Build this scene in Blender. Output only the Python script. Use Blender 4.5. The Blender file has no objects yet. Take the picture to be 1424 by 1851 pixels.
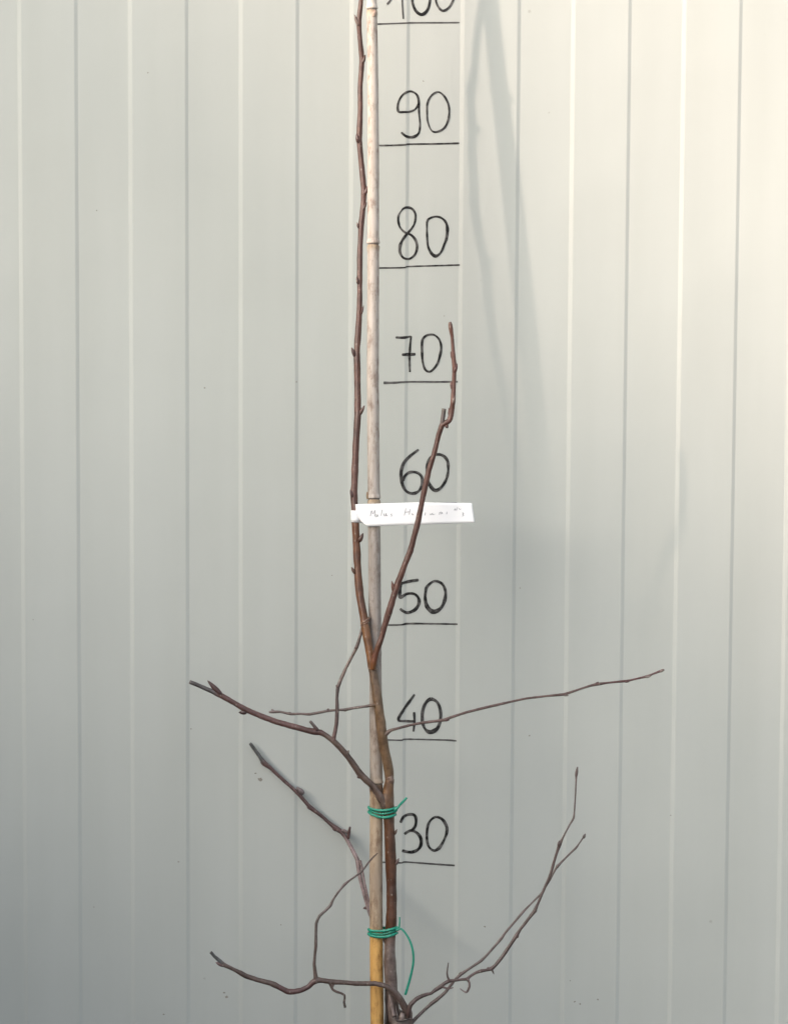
import bpy, bmesh, math, random
from mathutils import Vector, Matrix, noise
random.seed(7)
R = math.radians
S = bpy.context.scene
col = S.collection

# ------------------------------------------------------------------ camera
D = 1.84                      # distance of the camera from the wall (m)
F = 4010.0                    # focal length in photo pixels (photo 1424 x 1851)
W, H = 1424.0, 1851.0
PITCH = math.atan(0.074)
ROLL = R(0.30)
cam_data = bpy.data.cameras.new('camera')
cam = bpy.data.objects.new('camera', cam_data)
col.objects.link(cam)
cam_data.sensor_fit = 'HORIZONTAL'
cam_data.sensor_width = 36.0
cam_data.lens = 36.0 * F / W
cam_data.clip_start = 0.05
cam_data.clip_end = 400.0
cam.rotation_mode = 'QUATERNION'
rot = (Matrix.Rotation(R(90) - PITCH, 3, 'X') @ Matrix.Rotation(ROLL, 3, 'Z'))
cam_pos = Vector((0, -D, 0.595 + D * math.tan(PITCH)))
cam.location = cam_pos
cam.rotation_quaternion = rot.to_quaternion()
S.camera = cam

# ------------------------------------------------------------------ sky, sun, exposure
SUN_AZ = 58.0                 # degrees to the left of the wall's normal
SUN_EL = 24.0
to_sun = Vector((-math.sin(R(SUN_AZ)) * math.cos(R(SUN_EL)), -math.cos(R(SUN_AZ)) * math.cos(R(SUN_EL)), math.sin(R(SUN_EL))))
world = bpy.data.worlds.new('World'); S.world = world
world.use_nodes = True
wn = world.node_tree
bg = wn.nodes['Background']
sky = wn.nodes.new('ShaderNodeTexSky')
sky.sky_type = 'NISHITA'
sky.sun_disc = False
sky.sun_elevation = R(SUN_EL)
sky.sun_rotation = math.atan2(to_sun.x, to_sun.y)
sky.dust_density = 4.0
sky.air_density = 1.0
sky.ozone_density = 0.6
bg.inputs['Strength'].default_value = 0.145
soft = wn.nodes.new('ShaderNodeHueSaturation')          # thin haze: less colour in the sky
soft.inputs['Saturation'].default_value = 0.50
wn.links.new(sky.outputs[0], soft.inputs['Color'])
wn.links.new(soft.outputs[0], bg.inputs[0])
sun_d = bpy.data.lights.new('sun', 'SUN')
sun_d.energy = 1.85
sun_d.angle = R(1.3)
sun_d.color = (1.0, 0.80, 0.68)
sun = bpy.data.objects.new('sun', sun_d); col.objects.link(sun)
sun.rotation_mode = 'QUATERNION'
sun.rotation_quaternion = to_sun.to_track_quat('Z', 'Y')
sun.location = to_sun * 10
S.view_settings.view_transform = 'Standard'
S.view_settings.look = 'None'
S.view_settings.gamma = 1.0
S.view_settings.use_curve_mapping = False
S.view_settings.exposure = 1.45

# ------------------------------------------------------------------ helpers
UNIT = D / F                  # metres on the wall per photo pixel

def P(px, py, d=0.0):
    """Point that stands d pixel-units (d * UNIT metres) in front of the wall."""
    v = rot @ Vector(((px - W / 2) / F, -(py - H / 2) / F, -1.0))
    t = (D - d * UNIT) / v.y
    return cam_pos + v * t

def wr(r_px, d):
    return r_px * UNIT * (F - d) / F

def cr(pts, per):
    """Catmull-Rom through tuples."""
    out = []
    n = len(pts)
    for i in range(n - 1):
        p0 = pts[max(i - 1, 0)]; p1 = pts[i]; p2 = pts[i + 1]; p3 = pts[min(i + 2, n - 1)]
        k = per(p1, p2) if callable(per) else per
        for j in range(k):
            t = j / k
            out.append(tuple(0.5 * ((2 * b) + (-a + c) * t + (2 * a - 5 * b + 4 * c - e) * t * t + (-a + 3 * b - 3 * c + e) * t ** 3)
                             for a, b, c, e in zip(p0, p1, p2, p3)))
    out.append(tuple(pts[-1]))
    return out

def mesh_obj(name, bm, mats, parent=None, smooth=True, label=None):
    me = bpy.data.meshes.new(name)
    bm.normal_update()
    bm.to_mesh(me); bm.free()
    for m in (mats if isinstance(mats, (list, tuple)) else [mats]):
        me.materials.append(m)
    if smooth:
        for p in me.polygons: p.use_smooth = True
    o = bpy.data.objects.new(name, me)
    col.objects.link(o)
    if parent is not None: o.parent = parent
    if label: o['label'] = label
    return o

def empty(name, loc, label, cat, group=None):
    o = bpy.data.objects.new(name, None)
    col.objects.link(o)
    o.location = loc
    o['label'] = label; o['category'] = cat
    if group: o['group'] = group
    bpy.context.view_layer.update()
    return o

def adopt(child, parent):
    """Parent while keeping the world-space mesh where it is."""
    child.parent = parent
    child.matrix_parent_inverse = Matrix.Translation(-Vector(world_loc(parent)))

def world_loc(o):
    v = Vector((0, 0, 0))
    while o:
        v += o.location
        o = o.parent if o.parent else None
        if o and o.type != 'EMPTY': return v if False else v
    return v

def sweep(bm, pts, seg=14, col_layer=None, colors=None, cap=True, rough=0.05, seed=0.0, flat=1.0, mat=0):
    """pts: list of (Vector, radius). Parallel-transport tube with slight bark unevenness."""
    n = len(pts)
    rings = []
    T0 = (pts[1][0] - pts[0][0]).normalized()
    ref = Vector((0, -1, 0)) if abs(T0.y) < 0.9 else Vector((1, 0, 0))
    N = (ref - T0 * ref.dot(T0)).normalized()
    for i, (p, r) in enumerate(pts):
        a = pts[max(i - 1, 0)][0]; b = pts[min(i + 1, n - 1)][0]
        T = (b - a).normalized()
        N = (N - T * N.dot(T)).normalized()
        B = T.cross(N)
        ring = []
        for k in range(seg):
            an = 2 * math.pi * k / seg
            dirv = N * math.cos(an) + B * math.sin(an)
            q = p + dirv * r
            nz = noise.noise(Vector((q.x * 420, q.y * 420, q.z * 160)) + Vector((seed, seed, 0)))
            nz2 = noise.noise(Vector((q.x * 90, q.y * 90, q.z * 60)) + Vector((seed, 3, seed)))
            rr = r * (1 + rough * nz + rough * 1.4 * nz2)
            v = bm.verts.new(p + dirv * rr)
            if col_layer is not None:
                c = colors[i]
                v[col_layer] = (c[0], c[1], c[2], 1.0)
            ring.append(v)
        rings.append(ring)
    for i in range(n - 1):
        for k in range(seg):
            f = bm.faces.new((rings[i][k], rings[i][(k + 1) % seg], rings[i + 1][(k + 1) % seg], rings[i + 1][k]))
            f.material_index = mat
    if cap:
        f = bm.faces.new(list(reversed(rings[0]))); f.material_index = mat
        f = bm.faces.new(rings[-1]); f.material_index = mat

def path_tube(bm, pts, cl, step=3.0, seg=14, rough=0.09, seed=0.0, cap=True, kink=0.55):
    """pts: (px, py, d, r_px, cr, cg, cb) in photo pixels, smoothed."""
    per = lambda a, b: max(2, int(math.hypot(a[0] - b[0], a[1] - b[1], ) / step + abs(a[2] - b[2]) / (step * 3)))
    q = cr(pts, per)
    lin = []
    for a, b in zip(pts, pts[1:]):
        k = per(a, b)
        lin += [tuple(x + (y - x) * j / k for x, y in zip(a, b)) for j in range(k)]
    lin.append(tuple(pts[-1]))
    q = [tuple(x * (1 - kink) + y * kink for x, y in zip(a, b)) for a, b in zip(q, lin)]
    sw = [(P(a[0], a[1], a[2]), max(wr(a[3], a[2]), 0.00015)) for a in q]
    cs = [tuple(max(0.0, c) for c in a[4:7]) for a in q]
    sweep(bm, sw, seg, cl, cs, cap, rough, seed)

# ------------------------------------------------------------------ materials
def new_mat(name):
    m = bpy.data.materials.new(name); m.use_nodes = True
    nt = m.node_tree
    b = nt.nodes['Principled BSDF']
    return m, nt, b

def nd(nt, t, **kw):
    n = nt.nodes.new(t)
    for k, v in kw.items(): setattr(n, k, v)
    return n

def ramp(nt, src, stops):
    r = nd(nt, 'ShaderNodeValToRGB')
    e = r.color_ramp.elements
    e[0].position = stops[0][0]; e[0].color = (*stops[0][1], 1)
    e[1].position = stops[-1][0]; e[1].color = (*stops[-1][1], 1)
    for p, c in stops[1:-1]:
        x = e.new(p); x.color = (*c, 1)
    nt.links.new(src, r.inputs[0])
    return r

def mix(nt, a, b, fac, mode='MIX'):
    m = nd(nt, 'ShaderNodeMix', data_type='RGBA', blend_type=mode)
    for s, v in ((m.inputs[0], fac), (m.inputs[6], a), (m.inputs[7], b)):
        if hasattr(v, 'links') or hasattr(v, 'is_linked'): nt.links.new(v, s)
        else: s.default_value = v if isinstance(v, (int, float)) else (*v, 1)
    return m.outputs[2]

# coated sheet metal of the wall
WALL = (0.458, 0.480, 0.450)
def wall_material():
    m, nt, b = new_mat('coated_sheet_metal')
    geo = nd(nt, 'ShaderNodeNewGeometry')
    n1 = nd(nt, 'ShaderNodeTexNoise'); n1.inputs['Scale'].default_value = 3.2; n1.inputs['Detail'].default_value = 5
    nt.links.new(geo.outputs['Position'], n1.inputs['Vector'])
    mp = nd(nt, 'ShaderNodeMapping'); mp.inputs['Scale'].default_value = (26, 26, 2.2)
    nt.links.new(geo.outputs['Position'], mp.inputs['Vector'])
    n2 = nd(nt, 'ShaderNodeTexNoise'); n2.inputs['Scale'].default_value = 1.0; n2.inputs['Detail'].default_value = 6
    nt.links.new(mp.outputs[0], n2.inputs['Vector'])
    c1 = ramp(nt, n1.outputs[0], [(0.3, tuple(x * 0.965 for x in WALL)), (0.7, tuple(x * 1.03 for x in WALL))])
    c2 = ramp(nt, n2.outputs[0], [(0.30, (0.955, 0.955, 0.95)), (0.62, (1.0, 1.0, 1.0))])
    base = mix(nt, c1.outputs[0], c2.outputs[0], 1.0, 'MULTIPLY')
    # scattered tiny flecks of dirt
    vo = nd(nt, 'ShaderNodeTexVoronoi'); vo.inputs['Scale'].default_value = 26
    nt.links.new(geo.outputs['Position'], vo.inputs['Vector'])
    nj = nd(nt, 'ShaderNodeTexNoise'); nj.inputs['Scale'].default_value = 900; nj.inputs['Detail'].default_value = 2
    nt.links.new(geo.outputs['Position'], nj.inputs['Vector'])
    ad = nd(nt, 'ShaderNodeMath', operation='MULTIPLY_ADD'); ad.inputs[1].default_value = 0.06; ad.inputs[2].default_value = -0.03
    nt.links.new(nj.outputs[0], ad.inputs[0])
    su = nd(nt, 'ShaderNodeMath', operation='ADD')
    nt.links.new(vo.outputs['Distance'], su.inputs[0]); nt.links.new(ad.outputs[0], su.inputs[1])
    dot = ramp(nt, su.outputs[0], [(0.022, (1, 1, 1)), (0.04, (0, 0, 0))])
    sel = nd(nt, 'ShaderNodeSeparateColor'); nt.links.new(vo.outputs['Color'], sel.inputs[0])
    thr = nd(nt, 'ShaderNodeMath', operation='GREATER_THAN'); thr.inputs[1].default_value = 0.80
    nt.links.new(sel.outputs[0], thr.inputs[0])
    mu = nd(nt, 'ShaderNodeMath', operation='MULTIPLY'); nt.links.new(dot.outputs[0], mu.inputs[0]); nt.links.new(thr.outputs[0], mu.inputs[1])
    mu2 = nd(nt, 'ShaderNodeMath', operation='MULTIPLY'); nt.links.new(mu.outputs[0], mu2.inputs[0]); nt.links.new(sel.outputs[1], mu2.inputs[1])
    mu3 = nd(nt, 'ShaderNodeMath', operation='MULTIPLY'); nt.links.new(mu2.outputs[0], mu3.inputs[0]); mu3.inputs[1].default_value = 0.35
    fin = mix(nt, base, (0.20, 0.18, 0.15), mu3.outputs[0])
    nt.links.new(fin, b.inputs['Base Color'])
    b.inputs['Roughness'].default_value = 0.62
    b.inputs['Specular IOR Level'].default_value = 0.28
    gr = nd(nt, 'ShaderNodeTexNoise'); gr.inputs['Scale'].default_value = 1100; gr.inputs['Detail'].default_value = 3
    nt.links.new(geo.outputs['Position'], gr.inputs['Vector'])
    oc = nd(nt, 'ShaderNodeTexNoise'); oc.inputs['Scale'].default_value = 9; oc.inputs['Detail'].default_value = 2
    nt.links.new(geo.outputs['Position'], oc.inputs['Vector'])
    bp = nd(nt, 'ShaderNodeBump'); bp.inputs['Strength'].default_value = 0.25; bp.inputs['Distance'].default_value = 0.0002
    nt.links.new(gr.outputs[0], bp.inputs['Height'])
    bp2 = nd(nt, 'ShaderNodeBump'); bp2.inputs['Strength'].default_value = 0.5; bp2.inputs['Distance'].default_value = 0.004
    nt.links.new(oc.outputs[0], bp2.inputs['Height']); nt.links.new(bp.outputs[0], bp2.inputs['Normal'])
    nt.links.new(bp2.outputs[0], b.inputs['Normal'])
    return m

def bark_material(name, rough=0.5, mottling=1.0, spec=0.4):
    m, nt, b = new_mat(name)
    geo = nd(nt, 'ShaderNodeNewGeometry')
    at = nd(nt, 'ShaderNodeAttribute', attribute_name='tone')
    n1 = nd(nt, 'ShaderNodeTexNoise'); n1.inputs['Scale'].default_value = 260; n1.inputs['Detail'].default_value = 6; n1.inputs['Roughness'].default_value = 0.65
    nt.links.new(geo.outputs['Position'], n1.inputs['Vector'])
    r1 = ramp(nt, n1.outputs[0], [(0.28, (0.62, 0.58, 0.56)), (0.5, (1, 1, 1)), (0.74, (1.35, 1.38, 1.42))])
    c = mix(nt, at.outputs['Color'], r1.outputs[0], mottling, 'MULTIPLY')
    mp = nd(nt, 'ShaderNodeMapping'); mp.inputs['Scale'].default_value = (420, 420, 55)
    nt.links.new(geo.outputs['Position'], mp.inputs['Vector'])
    n2 = nd(nt, 'ShaderNodeTexNoise'); n2.inputs['Scale'].default_value = 1; n2.inputs['Detail'].default_value = 4
    nt.links.new(mp.outputs[0], n2.inputs['Vector'])
    r2 = ramp(nt, n2.outputs[0], [(0.3, (0.8, 0.78, 0.76)), (0.7, (1.16, 1.16, 1.18))])
    c = mix(nt, c, r2.outputs[0], mottling, 'MULTIPLY')
    n4 = nd(nt, 'ShaderNodeTexNoise'); n4.inputs['Scale'].default_value = 75; n4.inputs['Detail'].default_value = 3
    nt.links.new(geo.outputs['Position'], n4.inputs['Vector'])
    r4 = ramp(nt, n4.outputs[0], [(0.32, (0.62, 0.58, 0.57)), (0.52, (1, 1, 1)), (0.72, (1.32, 1.36, 1.42))])
    c = mix(nt, c, r4.outputs[0], 0.9, 'MULTIPLY')
    # pale lenticels
    mp3 = nd(nt, 'ShaderNodeMapping'); mp3.inputs['Scale'].default_value = (330, 330, 210)
    nt.links.new(geo.outputs['Position'], mp3.inputs['Vector'])
    vo = nd(nt, 'ShaderNodeTexVoronoi'); vo.inputs['Scale'].default_value = 1.0
    nt.links.new(mp3.outputs[0], vo.inputs['Vector'])
    d = ramp(nt, vo.outputs['Distance'], [(0.10, (1, 1, 1)), (0.24, (0, 0, 0))])
    se = nd(nt, 'ShaderNodeSeparateColor'); nt.links.new(vo.outputs['Color'], se.inputs[0])
    th = nd(nt, 'ShaderNodeMath', operation='GREATER_THAN'); th.inputs[1].default_value = 0.72; nt.links.new(se.outputs[0], th.inputs[0])
    mu = nd(nt, 'ShaderNodeMath', operation='MULTIPLY'); nt.links.new(d.outputs[0], mu.inputs[0]); nt.links.new(th.outputs[0], mu.inputs[1])
    m2 = nd(nt, 'ShaderNodeMath', operation='MULTIPLY'); nt.links.new(mu.outputs[0], m2.inputs[0]); m2.inputs[1].default_value = 0.65
    c = mix(nt, c, (0.42, 0.36, 0.30), m2.outputs[0])
    hs_ = nd(nt, 'ShaderNodeHueSaturation'); hs_.inputs['Saturation'].default_value = 1.16; hs_.inputs['Value'].default_value = 0.64
    nt.links.new(c, hs_.inputs['Color']); c = hs_.outputs[0]
    nt.links.new(c, b.inputs['Base Color'])
    b.inputs['Roughness'].default_value = rough
    b.inputs['Specular IOR Level'].default_value = spec
    bp = nd(nt, 'ShaderNodeBump'); bp.inputs['Strength'].default_value = 0.6; bp.inputs['Distance'].default_value = 0.0006
    nt.links.new(n1.outputs[0], bp.inputs['Height'])
    nt.links.new(bp.outputs[0], b.inputs['Normal'])
    return m

def cane_material():
    m, nt, b = new_mat('weathered_bamboo')
    geo = nd(nt, 'ShaderNodeNewGeometry')
    at = nd(nt, 'ShaderNodeAttribute', attribute_name='tone')
    mp = nd(nt, 'ShaderNodeMapping'); mp.inputs['Scale'].default_value = (420, 420, 16)
    nt.links.new(geo.outputs['Position'], mp.inputs['Vector'])
    n2 = nd(nt, 'ShaderNodeTexNoise'); n2.inputs['Scale'].default_value = 1; n2.inputs['Detail'].default_value = 5
    nt.links.new(mp.outputs[0], n2.inputs['Vector'])
    r2 = ramp(nt, n2.outputs[0], [(0.28, (0.80, 0.77, 0.74)), (0.55, (1.0, 1.0, 1.0)), (0.8, (1.08, 1.08, 1.08))])
    c = mix(nt, at.outputs['Color'], r2.outputs[0], 1.0, 'MULTIPLY')
    c = mix(nt, c, (0.93, 0.915, 0.90), 1.0, 'MULTIPLY')
    mp3 = nd(nt, 'ShaderNodeMapping'); mp3.inputs['Scale'].default_value = (150, 150, 60)
    nt.links.new(geo.outputs['Position'], mp3.inputs['Vector'])
    n3 = nd(nt, 'ShaderNodeTexNoise'); n3.inputs['Scale'].default_value = 1; n3.inputs['Detail'].default_value = 6; n3.inputs['Roughness'].default_value = 0.7
    nt.links.new(mp3.outputs[0], n3.inputs['Vector'])
    r3 = ramp(nt, n3.outputs[0], [(0.36, (0.56, 0.48, 0.44)), (0.5, (0.98, 0.97, 0.96)), (0.7, (1.08, 1.08, 1.09))])
    c = mix(nt, c, r3.outputs[0], 1.0, 'MULTIPLY')
    nt.links.new(c, b.inputs['Base Color'])
    b.inputs['Roughness'].default_value = 0.55
    b.inputs['Specular IOR Level'].default_value = 0.3
    bp = nd(nt, 'ShaderNodeBump'); bp.inputs['Strength'].default_value = 0.4; bp.inputs['Distance'].default_value = 0.0004
    nt.links.new(n2.outputs[0], bp.inputs['Height']); nt.links.new(bp.outputs[0], b.inputs['Normal'])
    return m

def ink_material():
    m, nt, b = new_mat('black_marker_ink')
    geo = nd(nt, 'ShaderNodeNewGeometry')
    at = nd(nt, 'ShaderNodeAttribute', attribute_name='tone')
    n = nd(nt, 'ShaderNodeTexNoise'); n.inputs['Scale'].default_value = 190; n.inputs['Detail'].default_value = 5
    nt.links.new(geo.outputs['Position'], n.inputs['Vector'])
    r = ramp(nt, n.outputs[0], [(0.44, (0, 0, 0)), (0.68, (1, 1, 1))])
    c = mix(nt, at.outputs['Color'], (0.12, 0.115, 0.11), r.outputs[0])
    nt.links.new(c, b.inputs['Base Color'])
    b.inputs['Roughness'].default_value = 0.6
    b.inputs['Specular IOR Level'].default_value = 0.2
    return m

def plain(name, c, rough=0.6, spec=0.4, vary=0.12, scale=200, bump=0.0, trans=None):
    m, nt, b = new_mat(name)
    geo = nd(nt, 'ShaderNodeNewGeometry')
    n = nd(nt, 'ShaderNodeTexNoise'); n.inputs['Scale'].default_value = scale; n.inputs['Detail'].default_value = 5
    nt.links.new(geo.outputs['Position'], n.inputs['Vector'])
    r = ramp(nt, n.outputs[0], [(0.3, tuple(x * (1 - vary) for x in c)), (0.7, tuple(min(1, x * (1 + vary)) for x in c))])
    nt.links.new(r.outputs[0], b.inputs['Base Color'])
    b.inputs['Roughness'].default_value = rough
    b.inputs['Specular IOR Level'].default_value = spec
    if bump:
        bp = nd(nt, 'ShaderNodeBump'); bp.inputs['Strength'].default_value = 0.5; bp.inputs['Distance'].default_value = bump
        nt.links.new(n.outputs[0], bp.inputs['Height']); nt.links.new(bp.outputs[0], b.inputs['Normal'])
    return m

M_wall = wall_material()
M_bark = bark_material('apple_bark', 0.42, 1.0, 0.6)
M_cane = cane_material()
M_ink = ink_material()
M_tie = plain('green_tie_wire', (0.014, 0.26, 0.17), 0.35, 0.55, 0.2, 500)
M_paper = plain('white_label', (0.93, 0.93, 0.93), 0.45, 0.5, 0.01, 60)
M_pencil = plain('faded_pencil', (0.42, 0.42, 0.44), 0.6, 0.3, 0.35, 900)
M_ground = plain('gravel_ground', (0.085, 0.085, 0.085), 0.9, 0.2, 0.35, 40, 0.01)
M_render = plain('shade_house_render', (0.40, 0.36, 0.30), 0.85, 0.2, 0.08, 4)
M_tile = plain('shade_house_tile', (0.20, 0.09, 0.06), 0.8, 0.2, 0.2, 9)
M_dirt = plain('dirt_stain', (0.25, 0.235, 0.205), 0.9, 0.1, 0.25, 600)

# ------------------------------------------------------------------ setting: ground
bm = bmesh.new()
for x, y in ((-60, -60), (60, -60), (60, 12), (-60, 12)): bm.verts.new((x, y, 0))
bm.faces.new(bm.verts[:])
g = mesh_obj('ground', bm, M_ground, smooth=False); g['kind'] = 'structure'

# ------------------------------------------------------------------ wall: pressed sheet with a shallow trapezoid profile
X0 = P(435, 925).x            # centre of a bright (left-facing) slope
PER = (P(1416.5, 925).x - P(37.5, 925).x) / 7.0
OFFD = PER * 0.512
WL = 7.6 * UNIT               # width of the left-facing slope
WD = 6.2 * UNIT               # width of the right-facing slope
DEP = 0.00085                 # depth of the profile
# the left-facing slope rises towards the viewer going right; the right-facing one falls back
def prof(x):
    u = (x - X0 + WL / 2) % PER
    if u < WL: return DEP * u / WL
    if u < OFFD + WL / 2 - WD / 2: return DEP
    v = u - (OFFD + WL / 2 - WD / 2)
    if v < WD: return DEP * (1 - v / WD)
    return 0.0

def wall_y(x): return -prof(x)

bm = bmesh.new()
xs = []
k0 = -30
for k in range(k0, 31):
    b0 = X0 + k * PER
    e = 0.0003
    for c, w in ((b0, WL), (b0 + OFFD, WD)):
        xs += [c - w / 2 - e, c - w / 2 + e, c + w / 2 - e, c + w / 2 + e]
zs = [0.0 + i * 0.25 for i in range(13)]
grid = [[bm.verts.new((x, wall_y(x), z)) for z in zs] for x in xs]
for i in range(len(xs) - 1):
    for j in range(len(zs) - 1):
        bm.faces.new((grid[i][j], grid[i + 1][j], grid[i + 1][j + 1], grid[i][j + 1]))
# back and edges give the sandwich panel its thickness
back = [bm.verts.new((x, 0.08, z)) for x, z in ((xs[0], 0), (xs[-1], 0), (xs[-1], 3.0), (xs[0], 3.0))]
bm.faces.new(list(reversed(back)))
bm.faces.new([back[3], back[0]] + [grid[0][j] for j in range(len(zs))])
bm.faces.new([back[1], back[2]] + [grid[-1][j] for j in reversed(range(len(zs)))])
bm.faces.new([back[2], back[3]] + [grid[i][-1] for i in range(len(xs))])
wall = mesh_obj('panel_wall', bm, M_wall, smooth=False)
wall['label'] = 'pale grey ribbed metal panel wall with a handwritten black height scale'
wall['category'] = 'wall'

# ------------------------------------------------------------------ marker writing on the wall
def stroke(bm, cl, pts, closed=False, w=3.4, ink=0.018, y_of=None, jitter=0.12, off=0.00028, per_step=1.6):
    """pts (px, py[, width factor]) -> ribbon that follows the sheet's profile."""
    pp = [(a[0], a[1], a[2] if len(a) > 2 else 1.0) for a in pts]
    if closed: pp = [pp[-1]] + pp + [pp[0], pp[1]]
    per = lambda a, b: max(1, int(math.hypot(a[0] - b[0], a[1] - b[1]) / per_step))
    if closed:
        n1 = per(pp[0], pp[1]); n2 = per(pp[-2], pp[-1])
        q = cr(pp, per)[n1:-n2]
    else:
        q = cr(pp, per)
    rows = []
    n = len(q)
    for i, a in enumerate(q):
        b0 = q[max(i - 1, 0)]; b1 = q[min(i + 1, n - 1)]
        tx, ty = b1[0] - b0[0], b1[1] - b0[1]
        L = math.hypot(tx, ty) or 1
        nx, ny = -ty / L, tx / L
        hw = (0.5 if y_of else 0.61) * w * a[2] * (1 + jitter * noise.noise(Vector((a[0] * 0.11, a[1] * 0.11, 3))) * 2)
        if not closed and (i == 0 or i == n - 1): hw *= 0.55
        row = []
        for s in (-1, -0.33, 0.33, 1):
            if y_of is None:
                p = P(a[0] + nx * hw * s, a[1] + ny * hw * s)
                p.y = wall_y(p.x) - off
            else:
                p = y_of(a[0] + nx * hw * s, a[1] + ny * hw * s)
            v = bm.verts.new(p)
            if cl is not None:
                t = ink * 0.7 * (1.0 + 2.2 * max(0, noise.noise(Vector((a[0] * 0.05, a[1] * 0.05, 9)))))
                v[cl] = (t, t * 0.97, t * 0.98, 1)
            row.append(v)
        rows.append(row)
    for i in range(n - 1):
        for k in range(3):
            f = bm.faces.new((rows[i][k], rows[i + 1][k], rows[i + 1][k + 1], rows[i][k + 1]))
    
def writing(name, label, strokes):
    bm = bmesh.new(); cl = bm.verts.layers.float_color.new('tone')
    for st in strokes:
        stroke(bm, cl, st['p'], st.get('c', False), st.get('w', 3.6), st.get('ink', 0.018))
    for f in bm.faces:
        f.normal_update()
        if f.normal.y > 0: f.normal_flip()
    return mesh_obj(name, bm, M_ink, wall, smooth=False, label=label)

writing('handwritten_number', 'handwritten black 100', [
    dict(p=[(699.5, 7.5), (706, -1), (715, -18), (725, -48)], w=3.0, ink=0.09),
    dict(p=[(725, -48), (726.5, -20), (727, 5), (728.8, 34)], w=2.4, ink=0.07),
    dict(p=[(745, 0), (751, 18, 1.1), (762, 25.5, 1.3), (772.5, 17, 1.1), (777, 0), (779, -25), (770, -52), (757, -53), (746, -30)], c=True, w=3.8),
    dict(p=[(787.8, 0), (793, 13), (801, 18.6, 1.1), (811, 13), (819, -1), (826, -25), (816, -50), (800, -52), (787, -25)], c=True, w=3.4)])
writing('handwritten_number', 'handwritten black 90', [
    dict(p=[(757, 186), (750.5, 196.6), (741.4, 201), (731, 202), (719.7, 200.5, 1.3), (720, 184.5, .9), (728, 171), (740, 164.5, 1.1), (750.5, 168), (756, 178, 1.2), (757.3, 204, .9), (759, 224, .9), (757, 239, 1.1), (750.5, 245.5, 1.3), (741.4, 247.5, 1.4), (732.4, 245, 1.3), (725, 238.6, 1.1)], w=3.2),
    dict(p=[(791.4, 165.6, .9), (802, 172.4), (809.5, 186, 1.1), (811.8, 201), (809.5, 218, 1.1), (802, 231.5), (788.3, 238), (779.3, 234.5, .8), (773, 219, .8), (771.7, 201, .9), (772.5, 186), (779.3, 172.4)], c=True, w=3.2, ink=0.035)])
writing('handwritten_number', 'handwritten black 80', [
    dict(p=[(730.4, 375.7, .9), (738.3, 374.6, 1.1), (745, 377.4, 1.1), (750, 384.7, 1.1), (750.7, 394.8), (748.4, 405), (742.8, 414), (735, 423, 1.3), (727, 434, 1.1), (722.6, 445.4, 1.4), (723, 456.6, 1.3), (728.2, 465), (735, 467.6), (741.7, 466.7, 1.1), (749.5, 460), (753.3, 450, 1.2), (753, 439.8, 1.1), (748.4, 429.7, 1.1), (740.6, 423, 1.2), (731.6, 419.5), (723.7, 411.7, .9), (720, 401.6), (720, 390.3), (724.8, 381.3, .7)], c=True, w=3.3),
    dict(p=[(772, 399.3), (777.6, 393.7, .9), (787.8, 391), (797.9, 393.7), (805.7, 401.6, 1.1), (808.5, 414, 1.4), (806.9, 429.7, 1.3), (803.5, 439.8, 1.2), (796.7, 455.5, .9), (787.8, 462.4, 1.4), (780, 457.8, 1.3), (773.7, 445.4), (771.8, 427.4), (771.5, 410.6, .8)], c=True, w=3.3)])
writing('handwritten_number', 'handwritten black 70', [
    dict(p=[(715, 609.5), (729, 610, 1.1), (743, 607.6)], w=3.4, ink=0.03),
    dict(p=[(743, 607), (741.4, 622.4, .9), (740, 645), (740.7, 672.5, .9)], w=3.4),
    dict(p=[(726.3, 641), (738, 640.3, 1.1), (751, 640)], w=4.6, ink=0.014),
    dict(p=[(765, 611), (772.6, 605.4, .9), (784, 605, .9), (793.4, 613, .9), (797.2, 626), (795.3, 641.3, 1.1), (789.7, 658.3), (778.3, 671, 1.0), (768.9, 668.3), (764, 654.5, .9), (762.6, 635.6, 1.1), (762.6, 618.6, 1.2)], c=True, w=3.6)])
writing('handwritten_number', 'handwritten black 60', [
    dict(p=[(756.6, 812.4, .9), (740.5, 824.7, 1.1), (729, 838, 1.2), (724.8, 855, 1.1), (726.8, 873.9, 1.2), (733.5, 887), (744.3, 892, 1.1), (755.6, 888.5), (762.2, 877.6, 1.1), (762.2, 862.5, 1.1), (753.7, 854.3), (740.5, 853.6), (731.5, 860.6), (728.2, 870, .8)], w=4.2, ink=0.03),
    dict(p=[(772.6, 838), (776.4, 828.5, .9), (785.9, 821.9), (799, 822.8), (808.2, 832.3, 1.1), (810, 849.3), (806.4, 866.3), (797.2, 880.8, 1.1), (786.8, 886.4, 1.4), (778.3, 879.2, 1.4), (772.8, 866.3, .9), (771.3, 851.2)], c=True, w=4.0)])
writing('handwritten_number', 'handwritten black 50', [
    dict(p=[(756.5, 1048.3), (742.5, 1050.3), (724.5, 1054.6)], w=4.6, ink=0.022),
    dict(p=[(724.5, 1055), (722.8, 1067.8), (723.4, 1079.5, 1.2), (735, 1073.6), (748, 1073.6), (755.8, 1080.6), (756.8, 1091.6, 1.2), (749.8, 1102.2, 1.2), (737, 1107.6, 1.1), (728, 1104.3), (722.8, 1100)], w=4.1),
    dict(p=[(771.8, 1060.4), (784.7, 1050.5, .9), (797.6, 1054.4), (804.4, 1066, 1.1), (804.6, 1080.6, 1.2), (799.4, 1095.3, 1.1), (790.5, 1104, 1.4), (781, 1105.4, 1.6), (772, 1097, 1.4), (768.6, 1084.3, 1.3), (768.9, 1071.4)], c=True, w=4.2)])
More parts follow.
